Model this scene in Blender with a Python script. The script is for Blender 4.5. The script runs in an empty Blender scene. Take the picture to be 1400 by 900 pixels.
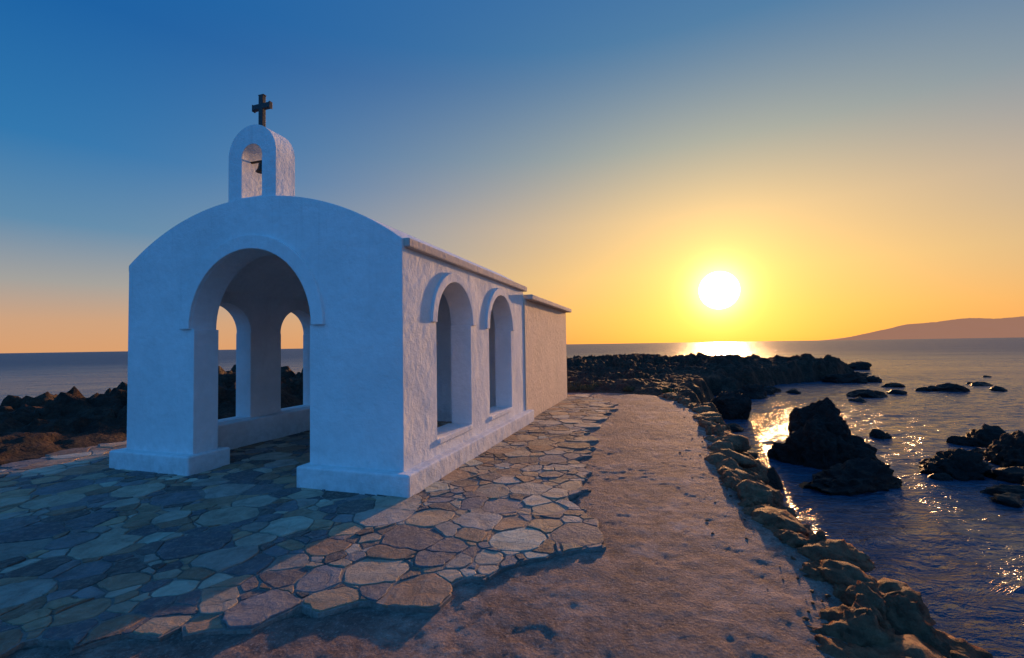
import bpy, bmesh, math, random
import numpy as np
from mathutils import Vector, Matrix, noise as mn

random.seed(7); rng = np.random.default_rng(7)
scene = bpy.context.scene
scene.view_settings.view_transform = 'Standard'
scene.view_settings.look = 'None'
scene.view_settings.exposure = 0
SEA_Z = -0.8
SUN_AZ = math.radians(24.6); SUN_EL = math.radians(5.9)
S = Vector((math.sin(SUN_AZ)*math.cos(SUN_EL), math.cos(SUN_AZ)*math.cos(SUN_EL), math.sin(SUN_EL)))

# ------------------------------------------------------------------ node helpers
class NT:
    def __init__(s, nt): s.nt = nt; s.L = nt.links
    def n(s, t, **kw):
        nd = s.nt.nodes.new(t)
        for k, v in kw.items(): setattr(nd, k, v)
        return nd
    def put(s, sock, v):
        if isinstance(v, bpy.types.NodeSocket): s.L.new(v, sock)
        elif v is not None: sock.default_value = v
    def math(s, op, a, b=None, c=None, clamp=False):
        nd = s.n('ShaderNodeMath', operation=op); nd.use_clamp = clamp
        s.put(nd.inputs[0], a); s.put(nd.inputs[1], b)
        if c is not None: s.put(nd.inputs[2], c)
        return nd.outputs[0]
    def mix(s, f, a, b, blend='MIX'):
        nd = s.n('ShaderNodeMix', data_type='RGBA', blend_type=blend)
        s.put(nd.inputs[0], f); s.put(nd.inputs[6], a); s.put(nd.inputs[7], b)
        return nd.outputs[2]
    def ramp(s, f, stops, interp='LINEAR'):
        nd = s.n('ShaderNodeValToRGB'); cr = nd.color_ramp; cr.interpolation = interp
        while len(cr.elements) < len(stops): cr.elements.new(0.5)
        for e, (p, c) in zip(cr.elements, stops):
            e.position = p; e.color = (*c, 1) if len(c) == 3 else c
        s.put(nd.inputs[0], f); return nd.outputs[0]
    def mapr(s, v, a, b, c=0., d=1., smooth=False):
        nd = s.n('ShaderNodeMapRange'); nd.clamp = True
        if smooth: nd.interpolation_type = 'SMOOTHSTEP'
        s.put(nd.inputs[0], v)
        for i, x in enumerate((a, b, c, d)): nd.inputs[i+1].default_value = x
        return nd.outputs[0]
    def noise(s, vec, scale, detail=4, rough=.55, dist=0.):
        nd = s.n('ShaderNodeTexNoise'); s.put(nd.inputs['Vector'], vec)
        nd.inputs['Scale'].default_value = scale; nd.inputs['Detail'].default_value = detail
        nd.inputs['Roughness'].default_value = rough; nd.inputs['Distortion'].default_value = dist
        return nd.outputs[0]
    def vor(s, vec, scale, feature='F1'):
        nd = s.n('ShaderNodeTexVoronoi', feature=feature); s.put(nd.inputs['Vector'], vec)
        nd.inputs['Scale'].default_value = scale; return nd.outputs[0]
    def bump(s, h, strength, dist, normal=None):
        nd = s.n('ShaderNodeBump'); s.put(nd.inputs['Height'], h)
        nd.inputs['Strength'].default_value = strength; nd.inputs['Distance'].default_value = dist
        if normal is not None: s.L.new(normal, nd.inputs['Normal'])
        return nd.outputs[0]

def new_mat(name):
    m = bpy.data.materials.new(name); m.use_nodes = True
    t = NT(m.node_tree); b = m.node_tree.nodes['Principled BSDF']
    return m, t, b

# ------------------------------------------------------------------ materials
def mat_plaster(name, rough_amp=1.0, tint=(.80,.80,.79)):
    m, t, b = new_mat(name)
    pos = t.n('ShaderNodeNewGeometry').outputs['Position']
    n1 = t.noise(pos, 1.3, 5, .6); n2 = t.noise(pos, 9, 6, .65); n3 = t.noise(pos, 55, 3, .6)
    c = t.ramp(n1, [(.3, tuple(x*.86 for x in tint)), (.6, tint)])
    c = t.mix(t.mapr(n2, .35, .7, 0, .25), c, (tint[0]*.72, tint[1]*.7, tint[2]*.68, 1))
    sep = t.n('ShaderNodeSeparateXYZ'); t.L.new(pos, sep.inputs[0])
    dirt = t.math('MULTIPLY', t.mapr(sep.outputs[2], .0, .55, 1, 0), t.mapr(n2, .4, .65, .15, .75))
    c = t.mix(t.math('MULTIPLY', dirt, .5), c, (.36, .31, .27, 1))
    sc = t.n('ShaderNodeVectorMath', operation='MULTIPLY'); t.L.new(pos, sc.inputs[0]); sc.inputs[1].default_value = (14, 14, .7)
    st = t.noise(sc.outputs[0], 1, 3, .5)
    c = t.mix(t.math('MULTIPLY', t.mapr(st, .58, .78, 0, .25), t.mapr(sep.outputs[2], 1.6, 3.2, .1, 1)), c, (.42, .40, .38, 1))
    t.L.new(c, b.inputs['Base Color']); b.inputs['Roughness'].default_value = .9
    b.inputs['Specular IOR Level'].default_value = .15
    h = t.math('ADD', t.math('MULTIPLY', n1, 1.6), t.math('ADD', t.math('MULTIPLY', n2, .5*rough_amp), t.math('MULTIPLY', n3, .12*rough_amp)))
    t.L.new(t.bump(h, .65, .045), b.inputs['Normal'])
    return m

def mat_rock(name, dark, light, wet=True, bs=1.0, pit=.7):
    m, t, b = new_mat(name)
    pos = t.n('ShaderNodeNewGeometry').outputs['Position']
    n1 = t.noise(pos, 2.2, 8, .65, .4); n2 = t.noise(pos, 11, 10, .75); v = t.vor(pos, 13)
    c = t.ramp(n1, [(.32, dark), (.5, tuple((a+b_)/2 for a, b_ in zip(dark, light))), (.68, light)])
    c = t.mix(t.mapr(n2, .4, .6, 0, pit), c, tuple(x*.35 for x in dark)+(1,))
    if wet:
        sep = t.n('ShaderNodeSeparateXYZ'); t.L.new(pos, sep.inputs[0])
        w = t.mapr(t.math('ADD', sep.outputs[2], t.math('MULTIPLY', n1, .3)), -.62, -.3, 1, 0)
        c = t.mix(t.math('MULTIPLY', w, .75), c, (.012, .010, .009, 1))
        t.L.new(t.math('SUBTRACT', .8, t.math('MULTIPLY', w, .4)), b.inputs['Roughness'])
    else: b.inputs['Roughness'].default_value = .75
    t.L.new(c, b.inputs['Base Color'])
    b.inputs['Specular IOR Level'].default_value = .3
    h = t.math('ADD', n1, t.math('ADD', t.math('MULTIPLY', n2, .9), t.math('MULTIPLY', v, .35)))
    t.L.new(t.bump(h, 1.0, .13*bs), b.inputs['Normal'])
    return m

def mat_concrete():
    m, t, b = new_mat('rough_concrete')
    pos = t.n('ShaderNodeNewGeometry').outputs['Position']
    n0 = t.noise(pos, .7, 6, .65, .8); n1 = t.noise(pos, 1.9, 8, .72, .8); n2 = t.noise(pos, 7, 10, .75, .3); n3 = t.noise(pos, 38, 8, .8); v = t.vor(pos, 45)
    c = t.ramp(n1, [(.34, (.22, .15, .125)), (.5, (.38, .27, .225)), (.66, (.55, .41, .34))])
    c = t.mix(t.mapr(n0, .42, .56, .55, 0), c, (.20, .145, .13, 1))
    c = t.mix(t.mapr(n2, .40, .54, .6, 0), c, (.13, .085, .075, 1))
    c = t.mix(t.mapr(n3, .52, .64, 0, .55), c, (.68, .55, .47, 1))
    c = t.mix(t.mapr(v, .0, .28, .5, 0), c, (.08, .06, .055, 1))
    t.L.new(c, b.inputs['Base Color'])
    b.inputs['Roughness'].default_value = .88; b.inputs['Specular IOR Level'].default_value = .10
    h = t.math('ADD', t.math('MULTIPLY', n2, .9), t.math('ADD', t.math('MULTIPLY', n3, .45), t.math('MULTIPLY', v, .25)))
    h = t.math('ADD', h, t.math('MULTIPLY', n1, .9))
    t.L.new(t.bump(h, 1.0, .06), b.inputs['Normal'])
    return m

def mat_flag():
    m, t, b = new_mat('flagstone')
    at = t.n('ShaderNodeAttribute', attribute_name='stone_col')
    pos = t.n('ShaderNodeNewGeometry').outputs['Position']
    n1 = t.noise(pos, 5, 8, .65, .6); n2 = t.noise(pos, 22, 8, .75)
    c = t.mix(t.mapr(n1, .35, .62, .5, 0), at.outputs[0], (.10, .072, .055, 1))
    c = t.mix(t.mapr(n2, .48, .64, 0, .4), c, (.50, .40, .31, 1))
    t.L.new(c, b.inputs['Base Color'])
    b.inputs['Roughness'].default_value = .78; b.inputs['Specular IOR Level'].default_value = .18
    h = t.math('ADD', n1, t.math('MULTIPLY', n2, .4))
    t.L.new(t.bump(h, 1.0, .06), b.inputs['Normal'])
    return m

def mat_mortar():
    m, t, b = new_mat('mortar')
    pos = t.n('ShaderNodeNewGeometry').outputs['Position']
    n1 = t.noise(pos, 1.2, 6, .6); n2 = t.noise(pos, 35, 6, .75)
    c = t.ramp(n1, [(.35, (.15, .115, .095)), (.62, (.40, .33, .28))])
    c = t.mix(t.mapr(n2, .4, .6, .5, 0), c, (.10, .075, .06, 1))
    t.L.new(c, b.inputs['Base Color']); b.inputs['Roughness'].default_value = .9
    t.L.new(t.bump(n2, 1.0, .02), b.inputs['Normal'])
    return m

def mat_sea():
    m, t, b = new_mat('sea_water')
    pos = t.n('ShaderNodeNewGeometry').outputs['Position']
    mp = t.n('ShaderNodeMapping'); t.L.new(pos, mp.inputs[0])
    mp.inputs['Rotation'].default_value = (0, 0, math.radians(-22)); mp.inputs['Scale'].default_value = (.5, 1.0, 1)
    v = mp.outputs[0]
    nf = t.noise(v, .06, 3, .6, .3); n0 = t.noise(v, .5, 4, .6, .3); n1 = t.noise(v, 2.6, 5, .6, .8); n2 = t.noise(v, 8, 4, .6, .5)
    h = t.math('ADD', t.math('MULTIPLY', n0, .8), t.math('ADD', t.math('MULTIPLY', n1, .50), t.math('MULTIPLY', n2, .18)))
    h = t.math('ADD', h, t.math('MULTIPLY', nf, 6.0))
    t.L.new(t.bump(h, 1.0, .34), b.inputs['Normal'])
    b.inputs['Base Color'].default_value = (.020, .060, .105, 1)
    # open water: unresolved waves make the far surface rougher than the sheltered shore
    ln = t.n('ShaderNodeVectorMath', operation='LENGTH'); t.L.new(pos, ln.inputs[0])
    t.L.new(t.mapr(ln.outputs['Value'], 15, 160, .19, .42, True), b.inputs['Roughness'])
    b.inputs['IOR'].default_value = 1.33
    return m

def mat_simple(name, col, rough=.6, metal=0):
    m, t, b = new_mat(name)
    pos = t.n('ShaderNodeNewGeometry').outputs['Position']
    n = t.noise(pos, 30, 5, .6)
    c = t.mix(t.mapr(n, .35, .65, 0, .5), (*col, 1), (*[x*.5 for x in col], 1))
    t.L.new(c, b.inputs['Base Color']); b.inputs['Roughness'].default_value = rough
    b.inputs['Metallic'].default_value = metal
    t.L.new(t.bump(n, .5, .008), b.inputs['Normal'])
    return m

M_plaster = mat_plaster('whitewashed_plaster')
M_rough = mat_plaster('rough_render', 3.0, (.80, .62, .46))
M_slab = mat_plaster('weathered_slab', 1.6, (.62, .54, .47))
M_cross = mat_simple('dark_stone', (.035, .037, .04), .7)
M_bell = mat_simple('bell_bronze', (.05, .04, .03), .45, .7)
M_leaf = mat_simple('shrub_leaf', (.09, .085, .03), .7)
M_ground = mat_rock('coastal_rock', (.032, .016, .010), (.125, .062, .036), pit=.65)
M_searock = mat_rock('sea_rock_stone', (.016, .010, .009), (.060, .034, .024))
M_edge = mat_rock('edging_rock', (.17, .068, .036), (.50, .24, .125), bs=.8, pit=.6)
M_conc = mat_concrete(); M_flag = mat_flag(); M_mortar = mat_mortar(); M_sea = mat_sea()

# ------------------------------------------------------------------ numpy noise
def _h(ix, iy, seed):
    h = (ix.astype(np.int64)*374761393 + iy.astype(np.int64)*668265263 + seed*974634777) & 0xffffffff
    h = ((h ^ (h >> 13))*1274126177) & 0xffffffff
    h = ((h ^ (h >> 16))*2246822519) & 0xffffffff
    return ((h ^ (h >> 15)) & 0xffffff)/float(0xffffff)
def perlin(x, y, seed=0):
    x0 = np.floor(x); y0 = np.floor(y); fx = x-x0; fy = y-y0
    u = fx**3*(fx*(fx*6-15)+10); v = fy**3*(fy*(fy*6-15)+10)
    def g(i, j):
        a = _h(x0+i, y0+j, seed)*2*np.pi
        return np.cos(a)*(fx-i)+np.sin(a)*(fy-j)
    return 1.4*((g(0,0)*(1-u)+g(1,0)*u)*(1-v)+(g(0,1)*(1-u)+g(1,1)*u)*v)
def fbm(x, y, oct=4, seed=0, rough=.5):
    s = 0; a = 1
    for k in range(oct):
        s = s+a*perlin(x*2**k+k*17.3, y*2**k-k*9.1, seed+k); a *= rough
    return s
def worley(x, y, seed=0):
    x0 = np.floor(x); y0 = np.floor(y); best = np.full(x.shape, 9.); val = np.zeros(x.shape); sec = np.full(x.shape, 9.)
    for i in (-1,0,1):
        for j in (-1,0,1):
            px = x0+i+_h(x0+i, y0+j, seed); py = y0+j+_h(x0+i, y0+j, seed+5)
            d = np.hypot(px-x, py-y); r = _h(x0+i, y0+j, seed+9)
            m = d < best
            sec = np.where(m, best, np.minimum(sec, d)); val = np.where(m, r, val); best = np.where(m, d, best)
    return best, sec, val
def sstep(a, b, x):
    t = np.clip((x-a)/(b-a), 0, 1); return t*t*(3-2*t)
def sdist(poly, x, y):
    d = np.full(x.shape, 1e9); ins = np.zeros(x.shape, bool); n = len(poly)
    for i in range(n):
        ax, ay = poly[i]; bx, by = poly[(i+1) % n]
        ex, ey = bx-ax, by-ay; wx, wy = x-ax, y-ay
        t = np.clip((wx*ex+wy*ey)/(ex*ex+ey*ey), 0, 1)
        d = np.minimum(d, np.hypot(wx-t*ex, wy-t*ey))
        c = ((ay > y) != (by > y)) & (x < ex*(y-ay)/(ey if ey != 0 else 1e-9)+ax)
        ins ^= c
    return np.where(ins, d, -d)

def grid_mesh(name, xs, ys, Z, mat, keep=None, parent=None):
    nx, ny = len(xs), len(ys)
    X, Y = np.meshgrid(xs, ys)
    co = np.stack([X.ravel(), Y.ravel(), Z.ravel()], 1)
    idx = np.arange(nx*ny).reshape(ny, nx)
    f = np.stack([idx[:-1,:-1], idx[:-1,1:], idx[1:,1:], idx[1:,:-1]], -1)
    if keep is not None: f = f[keep[:-1,:-1] & keep[1:,1:] & keep[:-1,1:] & keep[1:,:-1]]
    f = f.reshape(-1, 4)
    used = np.unique(f); rm = np.full(nx*ny, -1); rm[used] = np.arange(len(used))
    co = co[used]; f = rm[f]
    me = bpy.data.meshes.new(name)
    me.vertices.add(len(co)); me.vertices.foreach_set('co', co.ravel())
    me.loops.add(f.size); me.loops.foreach_set('vertex_index', f.ravel().astype(np.int32))
    me.polygons.add(len(f)); me.polygons.foreach_set('loop_start', (np.arange(len(f))*4).astype(np.int32))
    me.polygons.foreach_set('use_smooth', np.ones(len(f), bool))
    me.update(calc_edges=True); me.validate()
    me.materials.append(mat)
    ob = bpy.data.objects.new(name, me); scene.collection.objects.link(ob)
    return ob
def vary(a, b, fine_a, fine_b, d_f, grow=1.06, dmax=1e9):
    mid = list(np.arange(fine_a, fine_b+d_f, d_f)); lo = []; hi = []
    p = mid[0]; d = d_f
    while p > a: d = min(d*grow, dmax); p -= d; lo.append(p)
    p = mid[-1]; d = d_f
    while p < b: d = min(d*grow, dmax); p += d; hi.append(p)
    return np.array(lo[::-1]+mid+hi)

# ------------------------------------------------------------------ plan outlines (metres)
WALK = [(2.1,-6),(2.0,1.6),(2.1,2.5),(2.42,3.3),(2.5,3.9),(2.55,4.8),(2.9,6.2),(3.6,8.0),(4.6,11.0),(4.95,13.0),(4.7,15.2),(3.4,16.2),
        (1.2,16.4),(-2.7,16.6),(-5.6,13.5),(-7.3,10.2),(-7.6,8.6),(-7.75,6.9),(-8.4,5),(-9,-6)]
LAND = [(2.5,-6),(2.35,1.6),(2.5,2.4),(2.85,3.6),(3.0,4.8),(3.3,6.2),(4.05,8.0),(5.2,11.3),(6.0,14),(8.1,19.0),(11,22.5),(15,26),(19.5,28),
        (24,32),(21,38),(12,44),(-2,44),(-7,32),(-10,22),(-11.3,16),(-11.9,12),(-12.2,8),(-12.3,0),(-14,-6)]
FLAG = [(-9,1.3),(-3.2,2.5),(-2.7,2.62),(-2.2,2.74),(-1.25,2.86),(-.85,3.0),(-.05,3.42),(.70,3.85),(.80,5.0),(.98,6.2),(1.28,7.6),(1.4,9.2),
        (2.2,10.8),(2.6,11.8),(2.9,13.2),(2.3,15.2),(-2.9,16.4),(-5.5,13.3),(-7.2,10.1),(-7.5,8.6),(-7.65,6.9),(-8.3,5)]

# ------------------------------------------------------------------ ground terrain
xs = vary(-40, 40, -12, 22, .10, 1.05, .5); ys = vary(-8, 60, 3, 36, .10, 1.05, .5)
X, Y = np.meshgrid(xs, ys)
sW = sdist(WALK, X, Y); sP = sdist(LAND, X+.7*fbm(X*.45, Y*.45, 4, 3), Y+.7*fbm(X*.45+9, Y*.45, 4, 4))
wx = X+.30*fbm(X*.9, Y*.9, 3, 21); wy = Y+.30*fbm(X*.9, Y*.9, 3, 22)
f1, f2, r1 = worley(wx*.5, wy*.5, 11)
def block(seed, sc):
    F1, F2, r = worley(wx*sc, wy*sc, seed)
    return r, F2-F1
rr, cr = block(12, 1.25); rr3, cr3 = block(13, 3.2)
crag = .50*r1*np.clip(1-f1, 0, 1)*1.2+.38*rr*sstep(0, .35, cr)+.15*rr3*sstep(0, .3, cr3)+.18*(1-np.abs(fbm(X*1.0, Y*1.0, 5, 31, .55)))+.07*fbm(X*4, Y*4, 4, 33, .6)
big = .75+.55*fbm(X*.16+4, Y*.22, 3, 44)
out = -sW
Hback = np.clip(.30+.085*(Y-17), .25, 1.2)*big
Hback = Hback*(1-.25*sstep(10, 18, X))
wl = sstep(-3, -6, X)
Hleft = .60+.50*sstep(8.5, 12, Y)
Hb = Hleft*wl+Hback*(1-wl)
land = -.07+sstep(.0, 1.3, out)*(crag*Hb*1.15+.05)
land = np.where(Y > 20, np.minimum(land, 1.5-.021*Y+.26*fbm(X*.8, Y*.8, 4, 46)), land)
land = land+sstep(-.1, .3, out)*.05*fbm(X*3, Y*3, 3, 40)
shore = sstep(-.9, .6, sP)
Z = -2.6+(land+2.6)*shore
Z = np.where(sW > -.02, -.07, Z)
ground = grid_mesh('ground', xs, ys, Z, M_ground)

# ------------------------------------------------------------------ concrete path
xs = vary(-9, 5.3, -2.5, 3.2, .026, 1.04, .12); ys = vary(-6, 17, 2.2, 7, .026, 1.03, .12)
X, Y = np.meshgrid(xs, ys)
sW = sdist(WALK, X, Y); sF = sdist(FLAG, X, Y)
Z = -.008+.008*fbm(X*.9, Y*.9, 3, 50)+.0040*fbm(X*5.5, Y*5.5, 5, 51, .7)
Z += .0035*np.abs(fbm(X*9, Y*9, 3, 53, .6))
Z -= .006*sstep(.02, .14, fbm(X*.8+3, Y*.8, 6, 63, .6))
Z -= .05*sstep(.30, -.1, sW+.15*fbm(X*2.5, Y*2.5, 3, 65))
Z = np.where(sF > .12, -.035, Z)
concrete_path = grid_mesh('concrete_path', xs, ys, Z, M_conc, keep=(sW > -.06+.08*fbm(X*3, Y*3, 2, 64)))

# ------------------------------------------------------------------ flagstone paving
def clip(poly, nx, ny, d):
    out = []
    for i in range(len(poly)):
        a = poly[i-1]; b = poly[i]
        da = a[0]*nx+a[1]*ny-d; db = b[0]*nx+b[1]*ny-d
        if (da <= 0) != (db <= 0):
            t = da/(da-db); out.append((a[0]+(b[0]-a[0])*t, a[1]+(b[1]-a[1])*t))
        if db <= 0: out.append(b)
    return out
pts = []; rads = []
cell = {}
def near(p, R):
    cx, cy = int(p[0]//.5), int(p[1]//.5)
    for i in (-2,-1,0,1,2):
        for j in (-2,-1,0,1,2):
            for q in cell.get((cx+i, cy+j), ()):
                yield q
for k in range(34000):
    p = (random.uniform(-9.6, 3.6), random.uniform(.6, 17.2))
    r = random.choice((.10, .14, .19, .25, .30)) if k < 7000 else random.choice((.08, .11, .15))
    ok = True
    for q in near(p, r):
        if math.hypot(p[0]-pts[q][0], p[1]-pts[q][1]) < (r+rads[q])*.55: ok = False; break
    if ok:
        cell.setdefault((int(p[0]//.5), int(p[1]//.5)), []).append(len(pts)); pts.append(p); rads.append(r)
P = np.array(pts); R = np.array(rads)
inF = sdist(FLAG, P[:,0], P[:,1]) > 0
sv, sf, sc_, smi = [], [], [], []
palette = [(.14,.14,.15),(.19,.19,.20),(.26,.245,.24),(.41,.36,.30),(.50,.40,.29),(.42,.27,.175),(.33,.20,.13),(.56,.47,.36),(.14,.12,.11),(.46,.32,.20)]
def warp(x, y):
    a = mn.noise(Vector((x*3.1, y*3.1, 0)))*.055+mn.noise(Vector((x*9, y*9, 5)))*.014
    b = mn.noise(Vector((x*3.1, y*3.1, 9)))*.055+mn.noise(Vector((x*9, y*9, 15)))*.014
    return (x+a, y+b)
def cellpoly(i, nb, gap):
    x, y = P[i]; poly = [(x-.9,y-.9),(x+.9,y-.9),(x+.9,y+.9),(x-.9,y+.9)]
    for j in nb:
        dx, dy = P[j]-P[i]; L = math.hypot(dx, dy)
        m = (L*L+R[i]**2-R[j]**2)/(2*L)
        nx, ny = dx/L, dy/L
        poly = clip(poly, nx, ny, x*nx+y*ny+m-gap)
        if len(poly) < 3: return None
    return poly
for i in np.where(inF)[0]:
    d = np.hypot(P[:,0]-P[i,0], P[:,1]-P[i,1]); nb = [j for j in np.argsort(d)[1:30] if d[j] < 1.6]
    bed = cellpoly(i, nb, -.004)
    if bed is None: continue
    zb = .014+.003*random.random()
    o = len(sv)
    b2 = []
    for k in range(len(bed)):
        a, b = bed[k], bed[(k+1) % len(bed)]; L = math.hypot(b[0]-a[0], b[1]-a[1]); sg = max(1, int(L/.08))
        for q in range(sg): b2.append(warp(a[0]+(b[0]-a[0])*q/sg, a[1]+(b[1]-a[1])*q/sg))
    bed = b2
    sv += [(x, y, zb) for x, y in bed]+[(x, y, -.04) for x, y in bed]
    n = len(bed)
    sf.append(tuple(range(o, o+n))); smi.append(1); sc_.append((1,1,1))
    for k in range(n):
        k2 = (k+1) % n; sf.append((o+k, o+n+k, o+n+k2, o+k2)); smi.append(1); sc_.append((1,1,1))
    st = cellpoly(i, nb, random.uniform(.003, .013))
    if st is None: continue
    ring = []
    n = len(st)
    for k in range(n):
        a, b = st[k], st[(k+1) % n]
        L = math.hypot(b[0]-a[0], b[1]-a[1])
        if L < .01: continue
        c = min(.2, random.uniform(.003, .014)/L)
        segs = max(1, int(L/.05))
        for q in range(segs+1):
            t = c+(1-2*c)*q/segs
            px, py = warp(a[0]+(b[0]-a[0])*t, a[1]+(b[1]-a[1])*t)
            j = .005 if 0 < q < segs else .002
            ring.append((px+random.gauss(0, j), py+random.gauss(0, j)))
    if len(ring) < 4: continue
    cx = sum(p[0] for p in ring)/len(ring); cy = sum(p[1] for p in ring)/len(ring)
    zt = random.uniform(.019, .029); tx, ty = random.gauss(0, .014), random.gauss(0, .014)
    o = len(sv); n = len(ring)
    zf = lambda x, y: zt+tx*(x-cx)+ty*(y-cy)
    sv += [(x, y, .003) for x, y in ring]
    sv += [(x, y, zf(x, y)-.003) for x, y in ring]
    for x, y in ring:
        L = math.hypot(x-cx, y-cy)+1e-6; s_ = max(0, 1-.006/L); X2, Y2 = cx+(x-cx)*s_, cy+(y-cy)*s_
        sv.append((X2, Y2, zf(X2, Y2)))
    base = random.choice(palette); f = random.uniform(.8, 1.25); col = tuple(min(.6, c*f) for c in base)
    sf.append(tuple(range(o+2*n, o+3*n))); smi.append(0); sc_.append(col)
    for k in range(n):
        k2 = (k+1) % n
        for lv in (0, 1):
            sf.append((o+lv*n+k, o+lv*n+k2, o+(lv+1)*n+k2, o+(lv+1)*n+k)); smi.append(0); sc_.append(col)
me = bpy.data.meshes.new('flagstone_paving'); me.from_pydata(sv, [], sf)
me.materials.append(M_flag); me.materials.append(M_mortar)
me.polygons.foreach_set('material_index', smi)
ca = me.color_attributes.new('stone_col', 'FLOAT_COLOR', 'CORNER')
buf = np.ones((len(me.loops), 4), np.float32); lt = np.zeros(len(me.polygons), np.int32); me.polygons.foreach_get('loop_total', lt)
buf[:, :3] = np.repeat(np.array(sc_, np.float32), lt, axis=0); ca.data.foreach_set('color', buf.ravel())
bm = bmesh.new(); bm.from_mesh(me); bmesh.ops.recalc_face_normals(bm, faces=bm.faces); bm.to_mesh(me); bm.free()
fl = bpy.data.objects.new('flagstone_paving', me); scene.collection.objects.link(fl)

# ------------------------------------------------------------------ sea
xs = vary(-9000, 12000, -2, 26, .10, 1.045); ys = vary(-300, 14000, 2, 24, .10, 1.035)
X, Y = np.meshgrid(xs, ys)
fade = sstep(90, 12, np.hypot(X-8, Y-8))
c, s = math.cos(math.radians(-22)), math.sin(math.radians(-22))
U = X*c-Y*s; V = X*s+Y*c
Z = SEA_Z+fade*(.018*fbm(U*.6, V*1.1, 3, 80)+.026*fbm(U*1.5, V*3.2, 3, 82))
sea = grid_mesh('sea', xs, ys, Z, M_sea)

# ------------------------------------------------------------------ rocks
def rock_verts(seed, sub, facets=12, rough=.5):
    bm = bmesh.new(); bmesh.ops.create_icosphere(bm, subdivisions=sub, radius=1)
    r = random.Random(seed)
    planes = []
    for k in range(facets):
        n = Vector((r.gauss(0,1), r.gauss(0,1), r.gauss(0,1))).normalized(); planes.append((n, r.uniform(.5, .88)))
    off = Vector((r.uniform(-50,50), r.uniform(-50,50), r.uniform(-50,50)))
    for v in bm.verts:
        p = v.co.copy()
        p *= 1+rough*mn.noise(p*1.1+off)
        for n, d in planes:
            e = p.dot(n)-d
            if e > 0: p -= n*e*.92
        q = p*2.2+off
        rg = .16*(1-2.2*abs(mn.noise(q)))+.10*(.5-abs(mn.noise(q*2.3)))*2*.7+.09*mn.noise(q*5.1)
        if sub >= 4: rg += .065*mn.noise(q*11)+.03*mn.noise(q*23)
        p += v.co*rg
        v.co = p
    vs = [v.co.copy() for v in bm.verts]; fs = [tuple(v.index for v in f.verts) for f in bm.faces]
    bm.free(); return vs, fs
def add_mesh(name, V, F, mat, parent=None, smooth=True):
    me = bpy.data.meshes.new(name); me.from_pydata(V, [], F)
    me.polygons.foreach_set('use_smooth', [smooth]*len(F)); me.materials.append(mat)
    ob = bpy.data.objects.new(name, me); scene.collection.objects.link(ob)
    if parent: ob.parent = parent
    return ob
def blob(V, F, loc, dims, rot, seed, sub):
    v, f = rock_verts(seed, sub); o = len(V); m = Matrix.Rotation(rot, 3, 'Z')
    for p in v:
        q = m @ Vector((p.x*dims[0], p.y*dims[1], p.z*dims[2])); V.append((q.x+loc[0], q.y+loc[1], q.z+loc[2]))
    F += [tuple(a+o for a in t) for t in f]

def sea_rock(blobs):
    V, F = [], []
    for k, (loc, dims, rot, seed, sub) in enumerate(blobs): blob(V, F, loc, dims, rot, seed, sub)
    add_mesh('sea_rock', V, F, M_searock)
W = SEA_Z
sea_rock([((6.15,9.4,W+.10),(.62,.6,.74),.3,41,5), ((6.60,9.8,W+.56),(.66,.6,.60),1.2,42,5), ((6.50,9.4,W+.0),(.80,.6,.66),2.2,3,5)])
sea_rock([((5.70,7.85,W+.02),(.78,.45,.40),.1,4,5)])
sea_rock([((7.2,15.2,W+.2),(.62,.6,.75),.5,5,4)])
sea_rock([((8.2,8.5,W+.0),(.66,.45,.42),.2,6,5)])
sea_rock([((11.1,10.7,W+.0),(.55,.45,.40),.9,7,4), ((10.7,10.9,W),(.3,.3,.2),.4,8,4)])
sea_rock([((9.95,9.0,W+.05),(.65,.5,.55),.2,9,5), ((9.1,8.2,W-.05),(.7,.4,.25),.1,10,4)])
sea_rock([((8.1,7.35,W-.06),(.75,.35,.20),-.1,11,4), ((8.9,7.6,W-.06),(.7,.4,.25),.3,12,4), ((9.6,8.1,W),(.6,.5,.35),.3,32,4)])
sea_rock([((9.35,11.7,W-.03),(.26,.2,.2),.2,13,4)])
sea_rock([((15.7,20.1,W),(.85,.45,.3),.1,14,4)])
sea_rock([((20.9,21.8,W),(.9,.5,.32),.1,15,4), ((19.7,21.9,W),(.3,.3,.2),.1,16,3), ((22.9,21.6,W),(.3,.25,.2),.1,17,3)])
sea_rock([((19.7,27,W+.1),(1.3,.7,.5),.1,18,4), ((21.3,27,W),(.5,.4,.35),.6,19,4)])
sea_rock([((27.2,38.5,W+.1),(1.3,1,.75),.1,20,4), ((29,38.5,W+.1),(.8,.8,.6),.1,21,4)])
sea_rock([((20,24,W),(.5,.4,.28),.1,22,4)])
sea_rock([((10.6,20.4,W+.1),(.75,.6,.5),.1,23,4), ((11.9,21.6,W),(.5,.4,.3),.1,24,4)])
sea_rock([((12.8,22.6,W+.05),(.4,.3,.25),.1,25,3), ((22.5,30,W),(.9,.6,.5),.1,26,4)])
for k in range(9):
    x = random.uniform(16, 34); y = random.uniform(24, 36)
    sea_rock([((x, y, W-.03), (random.uniform(.2,.45), .25, random.uniform(.12,.25)), random.random()*3, 100+k, 3)])
for k, (x, y, r_) in enumerate(((7.6,8.2,.16),(7.5,7.0,.2),(8.75,8.9,.2),(10.2,9.9,.22),(10.4,9.6,.3),(5.0,7.9,.14),(7.2,9.6,.18),(14,18.6,.3),(17.6,21,.3),(24.5,24,.4),(8.6,6.9,.22),(13.5,22,.35),(4.6,9.3,.22),(5.4,11.6,.25),(6.2,13.0,.3))):
    sea_rock([((x, y, W-.01), (r_*1.3, r_, r_*.6), k*.7, 140+k, 3)])

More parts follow.
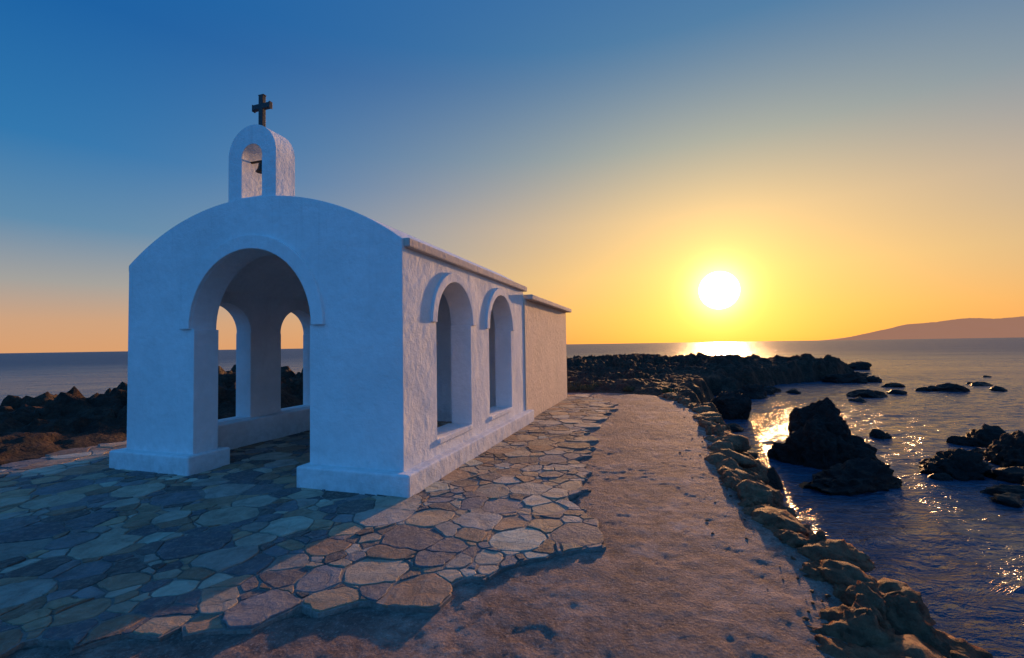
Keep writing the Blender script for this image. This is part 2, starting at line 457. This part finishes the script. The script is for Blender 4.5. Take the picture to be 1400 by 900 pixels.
# seawall: rocks set along the path's edge
EDGE = [(2.05,.2),(2.0,1.6),(2.1,2.5),(2.42,3.3),(2.5,3.9),(2.55,4.8),(2.9,6.2),(3.6,8.0),(4.6,11.0),(4.95,13.0),(4.9,15.0)]
V, F = [], []; k = 0
for i in range(len(EDGE)-1):
    a, b = Vector(EDGE[i]), Vector(EDGE[i+1]); L = (b-a).length; d = (b-a).normalized(); n = Vector((d.y, -d.x))
    t = 0
    while t < L:
        p = a+d*t; s_ = random.choice((.07, .10, .14, .19, .26))*random.uniform(.85, 1.15)
        sub = 4 if p.y < 6 else 3
        off = random.uniform(-.14, .08)
        blob(V, F, (p.x+n.x*off, p.y+n.y*off, random.uniform(-.11, -.02)), (s_*1.2, s_*random.uniform(.7, 1.4), random.uniform(.08,.17)), random.random()*6, 200+k, sub); k += 1
        for lv, zz in ((1, -.26), (2, -.5), (3, -.75)):
            s2 = random.uniform(.12, .28); o2 = .05+.12*lv+random.uniform(-.08, .10)
            blob(V, F, (p.x+n.x*o2+random.uniform(-.05,.05), p.y+n.y*o2+random.uniform(-.08,.08), zz+random.uniform(-.06,.06)), (s2, s2*random.uniform(.7,1.3), s2*.75), random.random()*6, 400+k*3+lv, 4 if p.y < 5 else 3)
        t += s_*1.2+.03
for (x, y, z, a_, b_, c_, r_, sd) in ((2.0,2.75,-.16,.34,.28,.22,.4,801),(2.38,3.0,-.30,.36,.30,.32,1.2,802),(2.25,3.45,-.12,.26,.22,.18,2.1,803),(1.75,2.4,-.13,.26,.24,.16,.9,804),(2.6,2.6,-.6,.4,.4,.4,.3,805),(2.5,3.9,-.18,.28,.20,.22,.1,806)):
    blob(V, F, (x, y, z), (a_, b_, c_), r_, sd, 5)
stone_seawall = add_mesh('stone_seawall', V, F, M_edge)

# a little loose grit swept against the seawall
V, F = [], []
for k in range(110):
    y = 2.3+random.random()**1.6*10; lim = float(np.interp(y, [2.5,3.3,3.9,4.8,6.2,8,11,13], [2.0,2.3,2.4,2.45,2.8,3.5,4.5,4.8]))
    x = lim-abs(random.gauss(0, .22))-.08
    s_ = random.choice((.005,.006,.008,.011,.015)); blob(V, F, (x, y, -.012+s_*.3), (s_*1.3, s_, s_*.6), random.random()*6, 1200+k, 2)
add_mesh('pebbles', V, F, M_edge)

# low salt-tolerant shrubs where the path ends
V, F = [], []
for (cx_, cy_, r_, h_) in ((2.0,16.9,.5,.28),(2.7,17.0,.42,.24),(3.3,17.4,.5,.3),(1.3,16.9,.45,.3),(4.2,16.6,.3,.2),(5.3,15.6,.3,.2),(2.3,17.7,.6,.35),(.5,17.0,.5,.3)):
    for q in range(750):
        a = random.uniform(0, 2*math.pi); rr_ = r_*math.sqrt(random.random()); bump_ = .75+.4*mn.noise(Vector((math.cos(a)*2+cx_, math.sin(a)*2, cy_)))
        x = cx_+math.cos(a)*rr_*bump_; y = cy_+math.sin(a)*rr_*bump_; z = random.random()**.6*h_*math.sqrt(max(0, 1-(rr_/r_)**2))*bump_
        l = random.uniform(.02, .05); u = Vector((random.gauss(0,1), random.gauss(0,1), random.gauss(0,1))).normalized()*l
        w_ = Vector((random.gauss(0,1), random.gauss(0,1), random.gauss(0,1))).normalized()*l*.5
        c_ = Vector((x, y, z)); o = len(V); V += [tuple(c_-w_), tuple(c_+w_), tuple(c_+u)]; F.append((o, o+1, o+2))
add_mesh('coastal_shrub', V, F, M_leaf, smooth=False)

# ------------------------------------------------------------------ chapel
chapel = bpy.data.objects.new('chapel', None); scene.collection.objects.link(chapel)
chapel.location = (-1.27, 5.28, 0); chapel.rotation_euler = (0, 0, math.radians(-18))
WD = 4.62; CX = -WD/2
def prism_bm(pts, axis, c0, c1):
    bm = bmesh.new()
    def mk(p, c):
        if axis == 'y': return (p[0], c, p[1])
        if axis == 'x': return (c, p[0], p[1])
        return (p[0], p[1], c)
    a = [bm.verts.new(mk(p, c0)) for p in pts]; b = [bm.verts.new(mk(p, c1)) for p in pts]
    n = len(pts)
    bm.faces.new(a); bm.faces.new(b[::-1])
    for i in range(n): bm.faces.new((a[i], b[i], b[(i+1) % n], a[(i+1) % n]))
    bmesh.ops.recalc_face_normals(bm, faces=bm.faces)
    return bm
def prism(name, pts, axis, c0, c1, mat=None, bevel=0, link_parent=True, seg=2):
    bm = prism_bm(pts, axis, c0, c1); me = bpy.data.meshes.new(name); bm.to_mesh(me); bm.free()
    if mat: me.materials.append(mat)
    ob = bpy.data.objects.new(name, me); scene.collection.objects.link(ob)
    if link_parent: ob.parent = chapel
    if bevel: 
        m = ob.modifiers.new('bevel', 'BEVEL'); m.width = bevel; m.segments = seg; m.limit_method = 'ANGLE'; m.angle_limit = math.radians(40)
    return ob
def box(name, x0, x1, y0, y1, z0, z1, mat, bevel=.012):
    return prism(name, [(x0,y0),(x1,y0),(x1,y1),(x0,y1)], 'z', z0, z1, mat, bevel)
def arc(cx, cz, r, a0, a1, n=32):
    return [(cx+r*math.cos(math.radians(a0+(a1-a0)*i/n)), cz+r*math.sin(math.radians(a0+(a1-a0)*i/n))) for i in range(n+1)]
def roof_arc(hw, z_e, z_a, n=40, cx=CX):
    rise = z_a-z_e; Rr = (hw*hw+rise*rise)/(2*rise); a = math.degrees(math.asin(hw/Rr))
    return arc(cx, z_a-Rr, Rr, 90-a, 90+a, n)
def carve(name, body, cutters, mat, bevel):
    for cobj in cutters:
        m = body.modifiers.new('cut', 'BOOLEAN'); m.operation = 'DIFFERENCE'; m.object = cobj; m.solver = 'EXACT'
    bpy.context.view_layer.update()
    dg = bpy.context.evaluated_depsgraph_get()
    me = bpy.data.meshes.new_from_object(body.evaluated_get(dg)); me.name = name
    for cobj in cutters+[body]: bpy.data.objects.remove(cobj)
    me.materials.clear(); me.materials.append(mat)
    ob = bpy.data.objects.new(name, me); scene.collection.objects.link(ob); ob.parent = chapel
    m = ob.modifiers.new('bevel', 'BEVEL'); m.width = bevel; m.segments = 3; m.limit_method = 'ANGLE'; m.angle_limit = math.radians(40)
    return ob
def arch_poly(c, half, z0, zs, ra):
    return [(c+half, z0)]+([(c+half, zs)] if ra > half+.001 else [])+arc(c, zs, ra, 0, 180, 32)+([(c-half, zs)] if ra > half+.001 else [])+[(c-half, z0)]

body = prism('body', [(0,-.1)]+roof_arc(WD/2, 2.97, 3.72)+[(-WD,-.1)], 'y', 0, 4.95, link_parent=False)
cut = [prism('c0', [(-.35,-.3)]+roof_arc(WD/2-.35, 2.7, 3.42)+[(-WD+.35,-.3)], 'y', .37, 4.6, link_parent=False),
       prism('c1', arch_poly(CX, .985, -.3, 1.99, 1.03), 'y', -.3, .5, link_parent=False),
       prism('c2', arch_poly(1.42, .58, .45, 2.02, .60), 'x', -.6, .3, link_parent=False),
       prism('c3', arch_poly(3.42, .62, .45, 1.99, .64), 'x', -.6, .3, link_parent=False),
       prism('c4', arch_poly(1.30, .50, .47, 2.0, .51), 'x', -WD-.3, -WD+.6, link_parent=False),
       prism('c5', arch_poly(2.98, .48, .47, 2.0, .49), 'x', -WD-.3, -WD+.6, link_parent=False)]
carve('walls', body, cut, M_plaster, .018)
def ring(c, zs, r0, r1): return arc(c, zs, r1, 0, 180, 32)+arc(c, zs, r0, 180, 0, 32)
prism('door_arch_band', ring(CX, 1.99, 1.035, 1.22), 'y', -.045, .02, M_plaster, .01)
prism('side_arch_band_1', ring(1.42, 2.02, .605, .74), 'x', -.02, .035, M_plaster, .01)
prism('side_arch_band_2', ring(3.42, 1.99, .645, .78), 'x', -.02, .035, M_plaster, .01)
prism('plinth_right', [(-1.41,-.14),(.15,-.14),(.15,5.15),(-.2,5.15),(-.2,.5),(-1.18,.5),(-1.41,.5)], 'z', -.05, .27, M_plaster, .025, seg=3)
prism('plinth_left', [(-WD-.15,-.14),(-3.20,-.14),(-3.20,.5),(-WD+.2,.5),(-WD+.2,5.15),(-WD-.15,5.15)], 'z', -.05, .27, M_plaster, .025, seg=3)
box('bench', -WD+.30, -WD+.58, .52, 4.58, -.02, .46, M_plaster, .02)
box('sill_1', -.40, .03, .86, 1.98, .40, .475, M_plaster, .012)
box('sill_2', -.40, .03, 2.82, 4.02, .40, .475, M_plaster, .012)
box('eave_right', -.30, .075, .035, 5.02, 2.875, 2.985, M_slab, .02)
box('eave_left', -WD-.075, -WD+.30, .035, 5.02, 2.875, 2.985, M_slab, .02)
prism('sanctuary', [(.02,-.1)]+roof_arc(WD/2+.02, 2.72, 3.40)+[(-WD-.02,-.1)], 'y', 4.952, 9.6, M_rough, .03)
box('sanctuary_eave_right', -.35, .18, 5.06, 9.75, 2.71, 2.82, M_slab, .02)
box('sanctuary_eave_left', -WD-.18, -WD+.35, 5.06, 9.75, 2.71, 2.82, M_slab, .02)
body = prism('b', [(CX+.41,3.5)]+arc(CX, 4.31, .41, 0, 180, 32)+[(CX-.41,3.5)], 'y', .03, .36, link_parent=False)
carve('belfry', body, [prism('c', arch_poly(CX, .175, 3.74, 4.28, .18), 'y', -.2, .6, link_parent=False)], M_plaster, .015)
prof = [(.0,.13),(.022,.128),(.035,.115),(.042,.08),(.05,.045),(.065,.015),(.075,0),(.068,.0),(.045,.04),(.0,.06)]
V, F = [], []; n = 20
for r_, z_ in prof:
    for k in range(n): V.append((r_*math.cos(2*math.pi*k/n), r_*math.sin(2*math.pi*k/n), z_))
for i in range(len(prof)-1):
    for k in range(n): F.append((i*n+k, i*n+(k+1)%n, (i+1)*n+(k+1)%n, (i+1)*n+k))
bell = add_mesh('bell', V, F, M_bell, chapel); bell.location = (CX, .19, 4.13)
box('bell_yoke', CX-.19, CX+.19, .175, .205, 4.27, 4.295, M_bell, .004)
box('bell_hanger', CX-.012, CX+.012, .18, .20, 4.25, 4.272, M_bell, .003)
w, fl_ = .036, .052
cz, za, zt, hz = 4.69, 5.045, 5.21, .155
cp = [(-w,cz),(w,cz),(w,za-w),(hz-.02,za-w),(hz,za-fl_),(hz,za+fl_),(hz-.02,za+w),(w,za+w),(w,zt-.02),(fl_,zt),(-fl_,zt),(-w,zt-.02),(-w,za+w),(-hz+.02,za+w),(-hz,za+fl_),(-hz,za-fl_),(-hz+.02,za-w),(-w,za-w)]
prism('cross', [(CX+x, z) for x, z in cp], 'y', .165, .225, M_cross, .006)
box('cross_foot', CX-.06, CX+.06, .135, .255, 4.68, 4.74, M_cross, .01)

# ------------------------------------------------------------------ far headland
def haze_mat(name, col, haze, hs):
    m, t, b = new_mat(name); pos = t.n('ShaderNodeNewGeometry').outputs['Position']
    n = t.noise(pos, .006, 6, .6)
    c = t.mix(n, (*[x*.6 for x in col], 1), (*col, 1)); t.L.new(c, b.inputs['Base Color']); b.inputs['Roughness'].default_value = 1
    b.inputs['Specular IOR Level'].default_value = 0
    b.inputs['Emission Color'].default_value = (*haze, 1); b.inputs['Emission Strength'].default_value = hs  # aerial haze painted in as emission; the hill itself is no light source
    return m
def headland(name, prof, y0, depth, mat):
    px = np.array([p[0] for p in prof]); pz = np.array([p[1] for p in prof])
    xs = np.linspace(px[0], px[-1], 260); ys = np.linspace(y0, y0+depth, 40)
    X, Y = np.meshgrid(xs, ys); t = (Y-y0)/depth
    H = np.interp(X, px, pz)
    Z = SEA_Z-3+(H+3)*np.sin(np.pi*np.clip(t*1.0, 0, 1))**.7*(1+.10*fbm(X/300, Y/300, 5, 90))
    return grid_mesh(name, xs, ys, Z, mat)
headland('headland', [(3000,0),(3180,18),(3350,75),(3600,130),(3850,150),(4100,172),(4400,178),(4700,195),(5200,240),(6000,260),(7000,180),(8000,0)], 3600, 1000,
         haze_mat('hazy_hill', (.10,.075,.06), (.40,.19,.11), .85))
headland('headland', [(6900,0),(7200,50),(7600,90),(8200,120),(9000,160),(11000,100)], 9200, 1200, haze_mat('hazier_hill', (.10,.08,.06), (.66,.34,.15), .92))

# ------------------------------------------------------------------ world
world = bpy.data.worlds.new('World'); scene.world = world; world.use_nodes = True
t = NT(world.node_tree); nodes = world.node_tree.nodes; nodes.clear()
D = t.n('ShaderNodeTexCoord').outputs['Generated']
sep = t.n('ShaderNodeSeparateXYZ'); t.L.new(D, sep.inputs[0])
def dotv(vec):
    nd = t.n('ShaderNodeVectorMath', operation='DOT_PRODUCT'); t.L.new(D, nd.inputs[0]); nd.inputs[1].default_value = vec
    return nd.outputs['Value']
z = t.math('MAXIMUM', sep.outputs[2], 0.)
ds = t.math('MAXIMUM', dotv(S), 0.)
away = t.ramp(z, [(0,(.72,.36,.17)),(.05,(.62,.36,.22)),(.11,(.36,.35,.34)),(.20,(.10,.25,.42)),(.32,(.016,.175,.43)),(.5,(.0,.11,.37)),(.8,(.01,.12,.38))])
warm = t.ramp(z, [(0,(.95,.34,.06)),(.06,(.98,.46,.09)),(.14,(.93,.54,.16)),(.25,(.77,.52,.25)),(.38,(.39,.41,.33)),(.55,(.10,.25,.38)),(.8,(.03,.14,.38))])
col = t.mix(t.math('POWER', ds, 4.0), away, warm)
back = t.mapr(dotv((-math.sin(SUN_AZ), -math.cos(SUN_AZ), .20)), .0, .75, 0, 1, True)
col = t.mix(back, col, (.04, .31, .88, 1))  # unseen sky opposite the sun, made brighter blue to fill the shaded facade
def addglow(col, p, c):
    g = t.math('POWER', ds, p); nd = t.n('ShaderNodeVectorMath', operation='SCALE'); nd.inputs[0].default_value = c; t.L.new(g, nd.inputs['Scale'])
    return t.mix(1.0, col, nd.outputs[0], 'ADD')
col = addglow(col, 28, (.22,.13,.01))
col = addglow(col, 200, (.6,.34,.06))
col = addglow(col, 1100, (2.4,2.0,.9))
disc = t.mapr(ds, math.cos(math.radians(2.2)), math.cos(math.radians(1.5)), 0, 1, True)
nd = t.n('ShaderNodeVectorMath', operation='SCALE'); nd.inputs[0].default_value = (400,175,58); t.L.new(disc, nd.inputs['Scale'])
col = t.mix(1.0, col, nd.outputs[0], 'ADD')
sky = t.n('ShaderNodeTexSky', sky_type='NISHITA'); sky.sun_disc = False
sky.sun_elevation = SUN_EL; sky.sun_rotation = SUN_AZ; sky.air_density = 1.2; sky.dust_density = 1.0
bg1 = t.n('ShaderNodeBackground'); t.L.new(sky.outputs[0], bg1.inputs[0]); bg1.inputs[1].default_value = .01
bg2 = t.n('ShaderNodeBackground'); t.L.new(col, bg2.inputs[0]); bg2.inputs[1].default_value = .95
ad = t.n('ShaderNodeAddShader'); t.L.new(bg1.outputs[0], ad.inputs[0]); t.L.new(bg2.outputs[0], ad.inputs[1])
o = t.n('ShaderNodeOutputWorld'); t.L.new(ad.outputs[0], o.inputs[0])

# ------------------------------------------------------------------ sun
sl = bpy.data.lights.new('sun', 'SUN'); sl.energy = 5; sl.angle = math.radians(.6); sl.color = (1, .54, .24)
so = bpy.data.objects.new('sun', sl); scene.collection.objects.link(so)
so.rotation_euler = S.to_track_quat('Z', 'Y').to_euler()

# ------------------------------------------------------------------ camera
cam = bpy.data.cameras.new('camera'); cam.lens = 16; cam.sensor_width = 36; cam.clip_end = 40000; cam.clip_start = .05
co = bpy.data.objects.new('camera', cam); scene.collection.objects.link(co)
co.matrix_world = Matrix.Translation((0,0,1.7)) @ Matrix.Rotation(math.radians(92.03), 4, 'X') @ Matrix.Rotation(math.radians(-.9), 4, 'Z')
scene.camera = co
